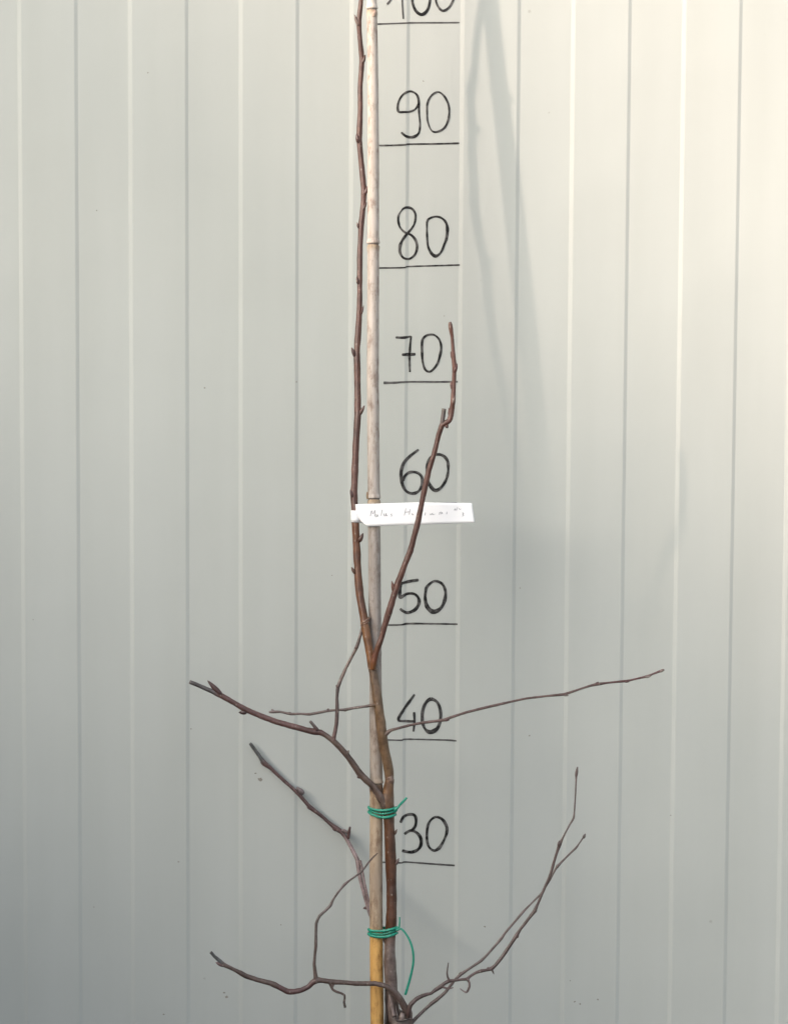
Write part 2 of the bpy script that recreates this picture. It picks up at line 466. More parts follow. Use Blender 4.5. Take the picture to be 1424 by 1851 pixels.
writing('handwritten_number', 'handwritten black 40', [
    dict(p=[(749.4, 1255.3, .8), (738.8, 1269.8, 1.1), (729.6, 1282.7), (720, 1300.6, 1.1), (733.3, 1303.6, .9), (749, 1304.2, .9)], w=4.0, ink=0.032),
    dict(p=[(748.3, 1287.3, 1.1), (748.9, 1304.7), (747, 1323, .8)], w=3.6, ink=0.05),
    dict(p=[(779.2, 1264, 1.3), (790.2, 1270), (795.8, 1284.5, 1.1), (795.8, 1301, 1.1), (790.2, 1317, 1.3), (777.4, 1323.7, 1.6), (767.6, 1317), (763.2, 1302.9, 1.1), (764, 1284.5, 1.1), (770, 1270)], c=True, w=4.3, ink=0.03)])
writing('handwritten_number', 'handwritten black 30', [
    dict(p=[(723.6, 1487.4), (729.3, 1476.7), (739.4, 1472.6), (748, 1473.4), (751.8, 1480.4, 1.1), (750.6, 1493, 1.1), (744.5, 1501.5)], w=4.2, ink=0.014),
    dict(p=[(730.6, 1508.3), (737, 1503.8), (744.5, 1501.8, 1.1), (754, 1506.5), (760.3, 1515.8, 1.1), (760.7, 1527.2, 1.1), (755.8, 1535.6), (745.7, 1540.5, 1.1), (735.6, 1540.2, 1.1), (726.5, 1537.6)], w=4.4, ink=0.014),
    dict(p=[(788.7, 1477.3), (799.6, 1481.9, 1.1), (807, 1494.4, 1.3), (807.2, 1505.7, 1.1), (802.6, 1518.4), (794.2, 1532.5, 1.3), (785, 1538), (776.4, 1533), (772, 1522), (771.5, 1505.7), (773.7, 1490.6), (779.9, 1481.4, .9)], c=True, w=4.0)])
for lab, pts, w, ink in (
    ('100', [(679, 43), (736, 41), (740, 40.4), (785, 40.2), (830.6, 40)], 2.3, 0.10),
    ('90', [(682, 262.6), (710, 262.3, 1.1), (732, 261.2), (740, 260), (785, 259.4), (830, 258.3, 1.25)], 2.5, 0.035),
    ('80', [(682, 484), (728, 483.4), (738, 481.4), (780, 480), (831, 478.6, 1.2)], 2.3, 0.04),
    ('70', [(693, 691.8, 1.5), (714, 691.4, 1.2), (738.6, 690), (786, 690), (827.5, 689.7, 1.1)], 2.7, 0.08),
    ('60', [(690, 911.5), (738, 910), (826, 909.5)], 2.4, 0.05),
    ('50', [(692, 1129.9), (724, 1129.3), (738, 1127.4, 1.2), (780, 1127.6), (827, 1128.4)], 2.6, 0.045),
    ('40', [(690, 1337), (724, 1338), (733.3, 1336.4), (780, 1337.3), (812.3, 1338.3, 1.2), (825, 1339.6)], 2.2, 0.10),
    ('30', [(684, 1558.4), (723, 1559.8), (733, 1558.6), (773.5, 1561.6, 1.1), (822, 1565, 1.2)], 2.3, 0.085)):
    writing('scale_line', 'black line ruled under the %s' % lab, [dict(p=pts, w=w, ink=ink)])

# small dirt spots stuck on the sheet
for px, py, r in ((370, 701, 3.0), (323, 1558, 2.5), (410, 1803, 5), (405, 1795, 3), (470, 1409, 6.5), (462, 1398, 2.5), (345, 1318, 2.2), (957, 1330, 2.6), (1038, 1811, 3), (1048, 1815, 2.6), (1030, 1773, 2.2), (1080, 1807, 3),
                  (876, 1675, 3.2), (765, 146, 1.8), (803, 571, 1.8), (268, 131, 2), (175, 380, 1.8), (940, 1063, 1.8), (508, 1672, 2.0), (296, 1834, 2.6), (170, 1640, 1.6), (1212, 1474, 2.2), (992, 203, 1.5), (536, 690, 2.0), (60, 1120, 1.6), (600, 1040, 1.6)):
    bm = bmesh.new()
    c = P(px, py); vs = []
    for k in range(12):
        a = 2 * math.pi * k / 12
        rr = r * UNIT * (0.55 + 0.6 * random.random()) * 0.62
        q = Vector((c.x + math.cos(a) * rr * 1.25, 0, c.z + math.sin(a) * rr))
        q.y = wall_y(q.x) - 0.00025
        vs.append(bm.verts.new(q))
    f = bm.faces.new(list(reversed(vs))); f.normal_update()
    if f.normal.y > 0: f.normal_flip()
    mesh_obj('dirt_spot', bm, M_dirt, wall, smooth=False)

# ------------------------------------------------------------------ bamboo cane
def dC(y): return 145 + 0.071 * (y - 15)
NODES = (15, 440, 901, 1416)
def cane_center(y):
    k = [(-900, 669, 8.2), (-300, 671, 8.6), (0, 672, 9.0), (200, 673.6, 10.2), (440, 674.2, 10.6), (700, 674.6, 10.9), (900, 676.5, 11.2), (1150, 677.3, 11.5), (1416, 679.3, 11.6), (1600, 679.5, 12.0), (1851, 682.5, 12.4), (2230, 686, 12.6)]
    for a, b in zip(k, k[1:]):
        if y <= b[0]:
            t = (y - a[0]) / (b[0] - a[0]); return a[1] + (b[1] - a[1]) * t, a[2] + (b[2] - a[2]) * t
    return k[-1][1], k[-1][2]
def lerp3(a, b, t): return tuple(x + (y - x) * t for x, y in zip(a, b))
def cane_tone(y):
    k = [(-900, (.58, .52, .46)), (0, (.60, .55, .49)), (440, (.54, .49, .44)), (880, (.48, .44, .40)), (960, (.37, .34, .31)), (1150, (.35, .32, .295)), (1400, (.38, .33, .28)), (1430, (.46, .36, .25)), (1600, (.44, .35, .26)), (1675, (.46, .36, .25)), (1694, (.68, .40, .13)), (1900, (.66, .39, .13)), (2230, (.5, .34, .15))]
    c = k[-1][1]
    for a, b in zip(k, k[1:]):
        if y <= b[0]:
            c = lerp3(a[1], b[1], max(0, (y - a[0]) / (b[0] - a[0]))); break
    for n in NODES + (-350, -700, 1960):
        dd = y - n
        if 0 <= dd < 2.6: c = tuple(x * 0.42 for x in c)
        elif 2.6 <= dd < 15: c = lerp3((.40, .31, .20), c, (dd - 2.6) / 12.4) if n != 1416 else (.20, .13, .085)  # at the fork node: brown scar band with the branch's shadow painted in
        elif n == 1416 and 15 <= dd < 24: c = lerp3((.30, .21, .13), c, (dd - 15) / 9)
        elif -8 < dd < 0: c = tuple(min(.8, x * 1.12) for x in c)
    return c
bm = bmesh.new(); cl = bm.verts.layers.float_color.new('tone')
ys = []
y = -900.0
while y < 2232:
    near = min(abs(y - n) for n in NODES)
    y += 1.2 if near < 18 else 7.0
    ys.append(y)
pts = []; cs = []
for y in ys:
    cx, r = cane_center(y)
    for n in NODES + (-350, -700, 1960):
        dd = y - n
        if -9 < dd <= 0: r += 1.5 * math.exp(-((dd + 1.5) / 4.0) ** 2)
        elif 0 < dd < 3: r -= 0.9
        elif 3 <= dd < 26: r += 0.9 * math.exp(-((dd - 9) / 7.0) ** 2)
    cx += 0.8 * math.sin(y * 0.006)
    d = dC(y)
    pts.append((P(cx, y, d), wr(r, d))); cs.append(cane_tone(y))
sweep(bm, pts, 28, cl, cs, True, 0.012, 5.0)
# broken sheath scale left on the third node
path_tube(bm, [(665.5, 902, dC(900) + 4, 2.6, .3, .22, .14), (664.0, 896, dC(900) + 4, 2.4, .3, .22, .14), (663.8, 889, dC(900) + 3, 1.0, .36, .27, .18)], cl, 1.5, 8)
path_tube(bm, [(675, 28, dC(20) + 7, 4.2, .5, .4, .33), (677, 21, dC(20) + 9, 3.6, .45, .34, .28), (678, 17, dC(20) + 8, 1.6, .4, .3, .25)], cl, 1.5, 8)
cane = mesh_obj('bamboo_cane', bm, M_cane)
cane['label'] = 'straight bamboo support cane behind the sapling, weathered white above and golden at the foot'
cane['category'] = 'cane'

# ------------------------------------------------------------------ the sapling
tree = empty('apple_sapling', Vector((0, 0, 0)), 'leafless young grafted tree with a reddish brown stem and bare side branches', 'tree')

def new_bm():
    bm = bmesh.new(); return bm, bm.verts.layers.float_color.new('tone')

def build_bud(bm, cl, base, tip, w, tone, dd=0.0, d=250.0):
    """Pointed bud: base px, tip px, half width px."""
    (x0, y0), (x1, y1) = base, tip
    prof_ = ((-0.15, .55), (0.0, .85), (.2, 1.0), (.45, .95), (.7, .68), (.88, .38), (1.0, .10))
    pts = []
    for t, s in prof_:
        pts.append((P(x0 + (x1 - x0) * t, y0 + (y1 - y0) * t, d + dd * t), wr(w * s, d)))
    sweep(bm, pts, 10, cl, [tone] * len(pts), True, 0.06, x0)

def buds(parent, lst, k=1.18):
    for b in lst:
        base, tip, w, tone, d = b
        w *= k; tip = (base[0] + (tip[0] - base[0]) * 1.1, base[1] + (tip[1] - base[1]) * 1.1)
        bm, cl = new_bm()
        build_bud(bm, cl, base, tip, w, tone, 0.0, d)
        mesh_obj('bud', bm, M_bark, parent)

def branch(name, pts, parent, tone=None, rough=0.10, step=2.5, seed=1.0, label=None, seg=14):
    bm, cl = new_bm()
    q = [tuple(p) + tuple(tone) if len(p) == 4 else tuple(p) for p in pts]
    path_tube(bm, q, cl, step, seg, rough, seed)
    return mesh_obj(name, bm, M_bark, parent, label=label)

A_ = (.155, .080, .062)      # young reddish wood
B_ = (.175, .082, .048)
O_ = (.235, .12, .062)       # orange brown around the fork
G_ = (.215, .140, .085)      # olive brown
K_ = (.108, .048, .027)      # dark chestnut
T_ = (.215, .165, .142)      # grey bark at the foot
trunk_pts = [
    (722, 2230, 300, 27, *T_), (722, 2000, 293, 25, *T_), (721.5, 1880, 285, 25, *T_), (721.5, 1853, 284, 24.8, *T_), (720, 1845, 284, 23.6, .17, .13, .11), (714, 1838, 283, 17.0, .12, .09, .075), (709.5, 1828, 282, 13.4, *T_), (708, 1808, 282, 12.6, *T_), (706.5, 1785, 281, 11.6, *T_),
    (705.3, 1750, 278, 11.2, *T_), (704.3, 1715, 275, 10.8, *T_), (705.0, 1694, 273, 10.4, .17, .105, .08), (706.5, 1680, 271, 10.0, *K_), (707.3, 1640, 268, 9.9, *K_), (707.2, 1600, 264, 9.8, *K_),
    (705.8, 1550, 260, 9.7, .13, .06, .034), (704, 1500, 256, 10.2, .15, .075, .044), (701.5, 1465, 254, 11.2, .18, .10, .062), (699.6, 1445, 254, 11.4, .21, .13, .085), (701.5, 1428, 254, 9.8, .24, .14, .08), (703.8, 1410, 254, 8.4, .24, .15, .10),
    (702.8, 1395, 254, 8.6, *G_), (698.5, 1372, 255, 8.9, *G_), (694, 1350, 256, 9.2, *G_), (690, 1325, 257, 9.3, *G_), (687, 1300, 257, 9.1, *G_), (683.5, 1275, 256, 9.1, *G_), (679.8, 1250, 254, 8.9, .21, .14, .09), (674.2, 1214, 250, 8.0, .21, .14, .09),
    (671.5, 1200, 248, 7.8, *O_), (667.5, 1178, 245, 7.4, *O_), (664.2, 1155, 241, 7.6, *O_), (660, 1132, 237, 7.6, *O_), (657, 1112, 233, 7.2, .22, .10, .05), (654.5, 1100, 231, 7.0, *B_), (650.5, 1075, 226, 7.0, *B_), (647.7, 1050, 222, 7.1, *B_), (645, 1000, 216, 6.9, *B_),
    (643, 950, 212, 6.6, *B_), (641.2, 920, 208, 6.2, *A_), (639.7, 892, 204, 6.9, *A_), (641, 870, 202, 5.9, *A_), (641.5, 850, 200, 6.3, *A_), (643.5, 800, 195, 6.1, *A_), (646.6, 750, 190, 6.1, *A_), (646.4, 700, 186, 5.6, *A_), (645, 650, 181, 5.8, *A_), (645.2, 632, 179, 5.6, *A_),
    (647.4, 600, 176, 5.3, *A_), (650, 550, 171, 5.1, *A_), (650.2, 505, 167, 4.9, *A_), (650.6, 450, 162, 5.1, *A_), (653, 405, 157, 5.2, *A_), (656.6, 370, 153, 4.9, *A_), (657.6, 342, 150, 5.2, *A_), (653.6, 300, 146, 4.8, *A_), (649.5, 250, 142, 4.9, *A_),
    (651, 200, 138, 4.6, *A_), (651.4, 150, 133, 4.5, *A_), (654.2, 110, 130, 4.8, *A_), (650.0, 62, 126, 4.3, *A_), (648.8, 35, 123, 4.5, *A_), (652.6, 0, 120, 4.0, *A_), (650, -80, 112, 3.8, *A_), (654, -220, 103, 3.4, *A_), (650, -380, 95, 2.8, *A_), (652, -480, 90, 2.0, *A_)]
depth_keys = [(-480, 152), (-220, 141), (-80, 133), (0, 128), (60, 126), (110, 126), (150, 127), (200, 129), (250, 131), (300, 134), (342, 138), (370, 141), (405, 145), (450, 150), (505, 157), (550, 163), (600, 170), (650, 177), (700, 183), (750, 190)]
def stem_depth(y, d):
    if y >= 750: return d
    for k0, k1 in zip(depth_keys, depth_keys[1:]):
        if y <= k1[0]: return k0[1] + (k1[1] - k0[1]) * max(0, (y - k0[0])) / (k1[0] - k0[0])
    return d
trunk_pts = [(p[0], p[1], stem_depth(p[1], p[2])) + tuple(p[3:]) for p in trunk_pts]
def stem_buds(lst):
    return [((a[0] + (b[0] - a[0]) * 0.15, a[1]), (b[0] + (b[0] - a[0]) * 0.35, b[1]), w * 1.12, tuple(x * 0.9 for x in t), stem_depth(a[1], d) + 3) for a, b, w, t, d in lst]
bm, cl = new_bm()
path_tube(bm, trunk_pts, cl, 2.2, 22, 0.085, 2.0)
# swollen knob of the graft union, pruning collar and growth rings belong to the trunk
path_tube(bm, [(726, 1880, 287, 17, *T_), (733, 1850, 288, 13.5, *T_), (737, 1832, 288, 9.5, *T_), (738.5, 1822, 287, 4.5, *T_)], cl, 2.5, 16, 0.14, 4)
path_tube(bm, [(698.6, 1870, 296, 3.0, .035, .022, .018), (697.6, 1848, 294, 2.6, .035, .022, .018), (698.2, 1826, 291, 2.2, .04, .025, .02), (697.2, 1802, 289, 2.0, .045, .03, .024), (698.0, 1780, 287, 1.0, .06, .04, .03)], cl, 1.6, 10, 0.5, 6)
path_tube(bm, [(713, 1838, 298, 5.0, *T_), (708.5, 1826, 294, 5.5, .26, .20, .175), (706, 1808, 292, 4.5, .26, .20, .175), (704, 1792, 287, 2.5, *T_)], cl, 2.0, 12, 0.25, 6)
path_tube(bm, [(719.5, 1848, 300, 3.2, .05, .035, .03), (718.5, 1836, 298, 3.4, .05, .035, .03), (716, 1822, 292, 2.2, .06, .04, .035), (713, 1808, 289, 1.2, .08, .06, .05)], cl, 1.6, 10, 0.4, 7)
path_tube(bm, [(724, 1829, 298, 2.0, .05, .035, .03), (731, 1828.4, 299, 2.0, .05, .035, .03), (737, 1827.6, 298, 1.4, .05, .035, .03)], cl, 1.6, 10, 0.4, 8)
path_tube(bm, [(727, 1846, 301, 5.5, *T_), (726.5, 1838, 301, 5.5, .26, .21, .18), (728, 1832, 299, 4.0, *T_)], cl, 1.6, 12, 0.25, 9)
path_tube(bm, [(712, 1842, 303, 1.6, .06, .045, .038), (722, 1846.5, 306, 2.4, .07, .05, .042), (734, 1844, 307, 2.6, .06, .045, .038), (744, 1840.5, 304, 2.2, .06, .045, .038)], cl, 1.6, 10, 0.5, 10)
path_tube(bm, [(703.5, 1404, 258, 6.6, .30, .22, .17), (707.0, 1411, 258, 6.0, .28, .20, .16), (709, 1417, 256, 3.2, .2, .13, .1)], cl, 1.5, 14, 0.08, 8)
def ring(bm, cl, c, r, d, tilt, tone, wire=1.5):
    pts = []
    n = 22
    for k in range(n + 1):
        a = 2 * math.pi * k / n
        pts.append((P(c[0] + math.cos(a) * r, c[1] + math.cos(a) * tilt + math.sin(a) * 1.2, d + math.sin(a) * r), wr(wire, d)))
    sweep(bm, pts, 8, cl, [tone] * len(pts), True, 0.12, c[1])
ring(bm, cl, (659.5, 1122), 7.4, 235, -5.0, (.34, .24, .18), 1.6)
ring(bm, cl, (660.0, 1126), 7.6, 236, -5.0, (.28, .17, .12), 1.4)
ring(bm, cl, (673.5, 1209), 7.7, 250, 1.2, (.36, .25, .18), 1.2)
trunk = mesh_obj('trunk', bm, M_bark, tree)
buds(trunk, stem_buds([
    ((647.5, 43), (642.6, 27), 2.4, (.30, .23, .20), 124), ((655.5, 112), (659.0, 99), 2.3, (.15, .09, .07), 131), ((647.8, 256), (645.6, 242), 3.0, (.12, .065, .055), 143),
    ((658.5, 350), (664.6, 334), 2.8, (.13, .07, .06), 151), ((655.8, 378), (660.6, 366), 2.0, (.14, .08, .065), 154), ((648.5, 411), (646.0, 402), 1.7, (.2, .12, .1), 158), ((647.6, 512), (645.6, 501), 2.4, (.12, .065, .055), 168),
    ((653, 566), (655.8, 553), 1.6, (.15, .08, .065), 173), ((642, 643), (637.4, 629), 2.9, (.13, .07, .06), 181), ((650, 748), (656.0, 734), 2.7, (.15, .085, .07), 191), ((638, 898), (634.6, 886), 2.7, (.12, .065, .055), 205),
    ((649, 978), (654.0, 965), 3.2, (.12, .065, .05), 216), ((641.5, 1036), (637.0, 1026), 2.4, (.17, .09, .06), 221), ((644.6, 692), (642.2, 684), 1.6, (.15, .08, .07), 185), ((713, 1508), (716.0, 1500), 1.8, (.13, .08, .06), 257), ((715.5, 1562), (719.2, 1553), 2.6, (.17, .12, .11), 262)]))

# right upright branch
bA = branch('branch', [
    (673.5, 1210, 254, 5.6, *O_), (675, 1200, 256, 6.0, .22, .10, .05), (678, 1186, 257, 6.0, .17, .07, .045), (684, 1168, 258, 5.8, *B_), (689.5, 1153, 258, 5.5, *A_), (695, 1132, 259, 5.6, *A_), (705, 1100, 260, 5.8, *A_), (718, 1058, 260, 5.9, *A_),
    (728, 1030, 261, 5.6, *A_), (736, 1010, 261, 5.6, *A_), (744.6, 986, 261, 5.3, *A_), (750.5, 962, 262, 5.1, *A_), (756, 940, 262, 5.2, *A_), (764, 900, 263, 4.9, *A_), (775, 850, 264, 4.7, *A_), (784, 822, 265, 4.6, *A_), (793, 786, 266, 4.7, *A_),
    (799, 768, 267, 5.4, *A_), (806, 764.5, 268, 5.2, *A_), (812, 760, 268, 4.6, *A_), (815.2, 750, 268, 4.7, *A_), (817, 737, 268, 4.6, *A_), (818.7, 725, 269, 4.6, *A_), (819.4, 710, 269, 4.0, *A_), (820.3, 690, 269, 4.0, *A_), (821.2, 664, 270, 4.3, *A_),
    (819.6, 645, 270, 4.0, *A_), (818.2, 625, 270, 3.2, *A_), (817, 608, 270, 3.1, *A_), (814.8, 594, 271, 4.0, *A_), (813.6, 586, 271, 3.7, *A_), (812.9, 581.5, 271, 2.2, .22, .16, .13)], tree, seed=3)
branch('twig', [(799.5, 771, 267, 4.4, *A_), (799.5, 762, 268, 4.2, .16, .13, .12), (801.3, 748, 268, 4.0, .17, .15, .14), (802.6, 738.5, 268, 4.2, .34, .31, .27)], bA, seed=4)
buds(bA, [
    ((712, 1070), (708.4, 1052), 3.2, (.17, .08, .055), 261), ((742, 1002), (747.2, 992), 2.4, (.13, .07, .055), 262), ((821.4, 672), (825.6, 658), 3.2, (.12, .05, .042), 271), ((817.6, 648), (814.6, 636), 2.3, (.17, .10, .085), 270),
    ((817, 702), (814.6, 690), 2.6, (.17, .095, .08), 270), ((818.6, 728), (822.0, 714), 2.7, (.27, .20, .17), 271), ((818, 742), (821.2, 733), 2.2, (.13, .07, .055), 269), ((812.6, 752), (811.0, 738), 2.2, (.18, .10, .085), 269), ((814.6, 760), (817.8, 752), 2.2, (.13, .07, .055), 269),
    ((806, 772), (809.5, 768), 3.4, (.17, .09, .07), 270)])

# left main branch with its two twigs
C1 = (.175, .125, .10); C2 = (.155, .09, .08); C3 = (.12, .11, .105)
bC = branch('branch', [
    (697, 1458, 257, 8.0, *C1), (690.5, 1447, 259, 7.6, *C1), (682, 1433, 261, 7.0, *C1), (673, 1421, 262, 6.4, *C1), (662, 1410.5, 263, 6.0, *C1), (650.5, 1399, 264, 6.1, *C1), (639, 1382, 266, 5.6, *C1), (627, 1366, 267, 5.4, *C1), (615, 1352, 268, 5.2, *C1), (602.5, 1340, 269, 5.4, *C1),
    (589, 1330, 270, 4.9, *C1), (579, 1324.5, 270, 5.6, *C2), (566, 1323, 270, 6.0, *C2), (555, 1320.5, 271, 5.6, *C2), (528, 1313.0, 272, 5.5, *C2), (502, 1306, 273, 5.2, *C2), (491, 1302, 273, 5.2, *C2), (472, 1295, 274, 5.0, *C2), (453.4, 1287, 274, 5.3, *C2), (441, 1281.5, 275, 5.4, *C2),
    (426.7, 1273, 275, 4.8, *C2), (410, 1263.5, 276, 5.0, *C2), (397.4, 1256.5, 276, 5.0, *C2), (386, 1251, 277, 4.4, *C3), (373, 1245.5, 277, 3.9, *C3), (354.7, 1237.5, 278, 3.7, *C3), (345.5, 1234, 278, 3.8, *C3), (342.3, 1232.6, 278, 3.2, .26, .23, .21)], tree, seed=5)
branch('twig', [(602.5, 1340, 270, 4.2, *C2), (604, 1330, 270, 3.6, *C2), (608, 1309, 268, 3.7, .10, .065, .055), (609.3, 1287, 266, 3.6, .10, .065, .055), (609, 1262, 262, 3.0, .10, .065, .055), (611, 1242, 258, 3.6, .11, .075, .065), (615.5, 1230, 255, 3.0, *C1),
                (626, 1206, 249, 2.9, *C1), (636, 1187, 243, 2.8, *C1), (644.6, 1170, 238, 3.2, *C1), (651, 1150, 231, 2.8, *C1), (656, 1132, 224, 2.8, *C1), (660, 1120, 221, 1.6, *C1)], bC, seed=6)
branch('twig', [(573.5, 1320, 272, 3.6, *C2), (568, 1313, 273, 2.9, .16, .12, .11), (560.3, 1304, 274, 2.5, .20, .17, .15)], bC, seed=7)
buds(bC, [((397, 1253), (377, 1232.5), 4.0, (.115, .065, .06), 278), ((444, 1288), (432.5, 1288), 3.8, (.10, .06, .055), 276), ((627, 1364), (630, 1357), 2.4, C1, 269), ((652, 1404), (645.5, 1405.5), 3.2, (.12, .075, .065), 265), ((612, 1243), (607.4, 1239.5), 2.6, (.1, .06, .05), 259), ((642, 1172), (646.8, 1169.5), 2.6, C1, 240)])

# small horizontal branch on the left
D1 = (.17, .13, .115)
bD = branch('branch', [(681, 1274, 258, 5.0, *G_), (674, 1275, 261, 3.8, *G_), (664, 1276.6, 260, 2.6, *D1), (640, 1280, 256, 2.6, *D1), (622, 1283.4, 254, 2.8, *D1), (613.6, 1283.6, 252, 2.2, *D1), (592, 1285.4, 250, 2.4, *D1), (560, 1291.4, 246, 2.5, *D1), (543, 1290.5, 245, 2.1, *D1), (525.5, 1291.0, 243, 2.7, *D1), (507, 1287.2, 241, 2.1, *D1), (493.5, 1287.2, 240, 2.8, *D1), (486, 1287.4, 240, 2.0, .22, .19, .18)], tree, seed=8)
buds(bD, [((495, 1286), (490.5, 1282.5), 2.0, (.24, .2, .19), 240), ((592, 1284), (594, 1281), 2.0, D1, 251), ((626, 1284), (622, 1286), 1.8, D1, 254), ((526, 1290), (520, 1288.5), 2.0, D1, 243)])

# long thin branch to the right
I1 = (.17, .115, .10); I2 = (.13, .065, .06)
bI = branch('branch', [(692, 1330, 259, 6.0, *G_), (699, 1325.5, 260, 4.4, .22, .16, .13), (706, 1320.5, 259, 3.2, .22, .16, .13), (718.6, 1317, 258, 2.6, *I1), (740, 1311.5, 256, 2.4, *I1), (761, 1307.3, 254, 2.6, *I1), (790, 1303.5, 251, 2.7, *I1), (803, 1301.8, 250, 3.0, *I1), (814, 1297.4, 249, 2.4, *I1), (842, 1288.2, 246, 2.4, *I1), (881, 1278.4, 241, 2.5, *I1), (919.5, 1269.6, 237, 2.2, *I1),
    (950, 1263, 233, 2.1, *I1), (989, 1258.4, 228, 1.9, *I1), (1018, 1255.6, 225, 2.6, *I1), (1027, 1253, 224, 2.6, *I1), (1047, 1246.2, 221, 1.9, *I1), (1066, 1240, 219, 2.2, *I1), (1080, 1237, 217, 2.8, *I1), (1095, 1235, 216, 2.0, *I2), (1108.7, 1233.4, 214, 2.0, *I2), (1132, 1231.2, 211, 2.6, *I2), (1140, 1229.6, 210, 2.0, *I2),
    (1157, 1225.8, 208, 1.8, *I2), (1170.5, 1222.6, 206, 2.6, .2, .15, .13), (1180, 1218.6, 205, 1.8, *I2), (1190, 1214.6, 204, 2.2, *I2), (1198, 1211.6, 203, 2.4, *I1), (1200.5, 1211, 203, 1.2, *I1)], tree, seed=9, seg=10)
buds(bI, [((1076, 1237), (1081.5, 1233.0), 1.8, I2, 218), ((1019, 1256.5), (1027, 1257.6), 2.2, (.34, .30, .27), 225), ((804, 1302.5), (812, 1301.8), 2.0, I2, 251), ((1130, 1232.4), (1137, 1232.2), 1.8, I2, 212), ((1168, 1224.6), (1176, 1222.6), 1.9, (.34, .30, .27), 207), ((1193, 1214), (1199.5, 1210.2), 2.4, (.22, .17, .15), 204), ((1186, 1217), (1188.5, 1213.5), 1.5, I2, 205)])

# pale branch leaning back to the wall on the left
E1 = (.30, .225, .215); E2 = (.155, .095, .088); E3 = (.11, .11, .105)
bE = branch('branch', [(704, 1712, 262, 5.0, *E1), (692, 1692, 240, 4.4, *E1), (678, 1668, 195, 4.0, *E1), (669, 1653, 160, 3.7, *E1), (663, 1633, 120, 3.6, *E1), (656.5, 1611, 88, 3.6, *E1), (650.7, 1586.7, 64, 3.6, *E1), (648, 1570, 50, 3.8, *E1), (645.8, 1554, 40, 4.0, *E1), (634.8, 1532.7, 27, 3.5, *E1), (624.5, 1514, 20, 3.7, .26, .19, .18), (616, 1503.5, 18, 4.6, *E2), (604, 1495.5, 17, 4.4, *E2), (596, 1489, 17, 3.4, *E2),
    (581.5, 1476, 16, 3.2, *E2), (564, 1462.5, 16, 4.0, *E2), (556, 1455, 16, 3.4, *E2), (541.5, 1437.5, 15, 3.8, *E2), (531, 1427.5, 15, 3.2, *E2), (507, 1406, 15, 3.1, *E2), (489, 1389, 15, 3.6, *E2), (478.5, 1381, 15, 5.0, *E2), (472, 1371.5, 15, 3.6, *E3), (464, 1360.5, 14, 3.2, *E3), (455, 1348, 14, 3.0, *E3), (451.5, 1344, 14, 2.6, *E3)], tree, seed=10)
branch('twig', [(669, 1640, 142, 2.4, *E1), (664, 1620, 108, 2.2, *E1), (658, 1592, 76, 2.2, *E1), (654, 1568, 58, 2.2, *E1), (650.5, 1557, 47, 2.8, *E1)], bE, seed=11, seg=8)
branch('twig', [(629, 1516, 22, 3.2, *E2), (630.8, 1505, 24, 3.2, *E2), (632.6, 1495.5, 26, 2.0, *E2)], bE, seed=12)
branch('twig', [(616, 1503, 18, 3.0, .3, .24, .23), (622, 1501.5, 22, 2.6, .3, .24, .23), (628, 1506.5, 22, 2.4, .3, .24, .23)], bE, seed=13)
buds(bE, [((480, 1384), (471.5, 1379), 2.8, (.2, .15, .14), 16), ((547, 1434), (536.5, 1424), 4.0, (.22, .18, .175), 17), ((563, 1462), (555.5, 1460), 3.0, (.15, .08, .08), 17), ((607, 1501), (600, 1495.5), 3.0, E2, 18), ((664, 1641.5), (656.8, 1642.5), 2.6, (.17, .09, .085), 130), ((650, 1562), (645.2, 1557), 2.4, E2, 44)])

# lower left branch
F1 = (.145, .105, .088); F2 = (.155, .09, .083)
bF = branch('branch', [(737, 1836, 290, 8.0, *T_), (731, 1821, 297, 6.6, *F1), (722, 1805, 301, 6.4, *F1), (709.7, 1791, 304, 5.6, *F1), (695, 1782.5, 305, 5.1, *F1), (678, 1778.6, 306, 4.7, *F1), (660, 1778.8, 307, 4.4, *F1), (643, 1778.8, 308, 4.6, *F1), (624, 1776.8, 310, 4.4, *F1), (606.5, 1776, 311, 4.5, *F1), (597, 1775.4, 312, 4.8, *F1), (584, 1773.4, 313, 4.6, *F1), (573, 1772.4, 314, 5.6, *F1), (565, 1777, 315, 5.0, *F2), (557, 1785, 316, 4.6, *F2), (545, 1790.5, 317, 4.9, *F2),
    (531, 1793.6, 319, 5.0, *F2), (519.8, 1793.0, 320, 5.2, *F2), (505.7, 1786, 321, 4.5, *F2), (496, 1781, 322, 5.2, *F1), (489, 1778, 323, 4.8, *F1), (466.4, 1772.3, 325, 4.3, *F1), (444, 1764.8, 327, 4.5, *F1), (437, 1761, 328, 4.6, *F1), (421.5, 1752.8, 329, 3.7, *F1), (404.6, 1744.6, 331, 4.0, *F1), (398, 1738.5, 332, 3.6, *E3), (388, 1730, 333, 3.1, *E3), (380.7, 1722, 334, 2.9, *E3)], tree, seed=14)
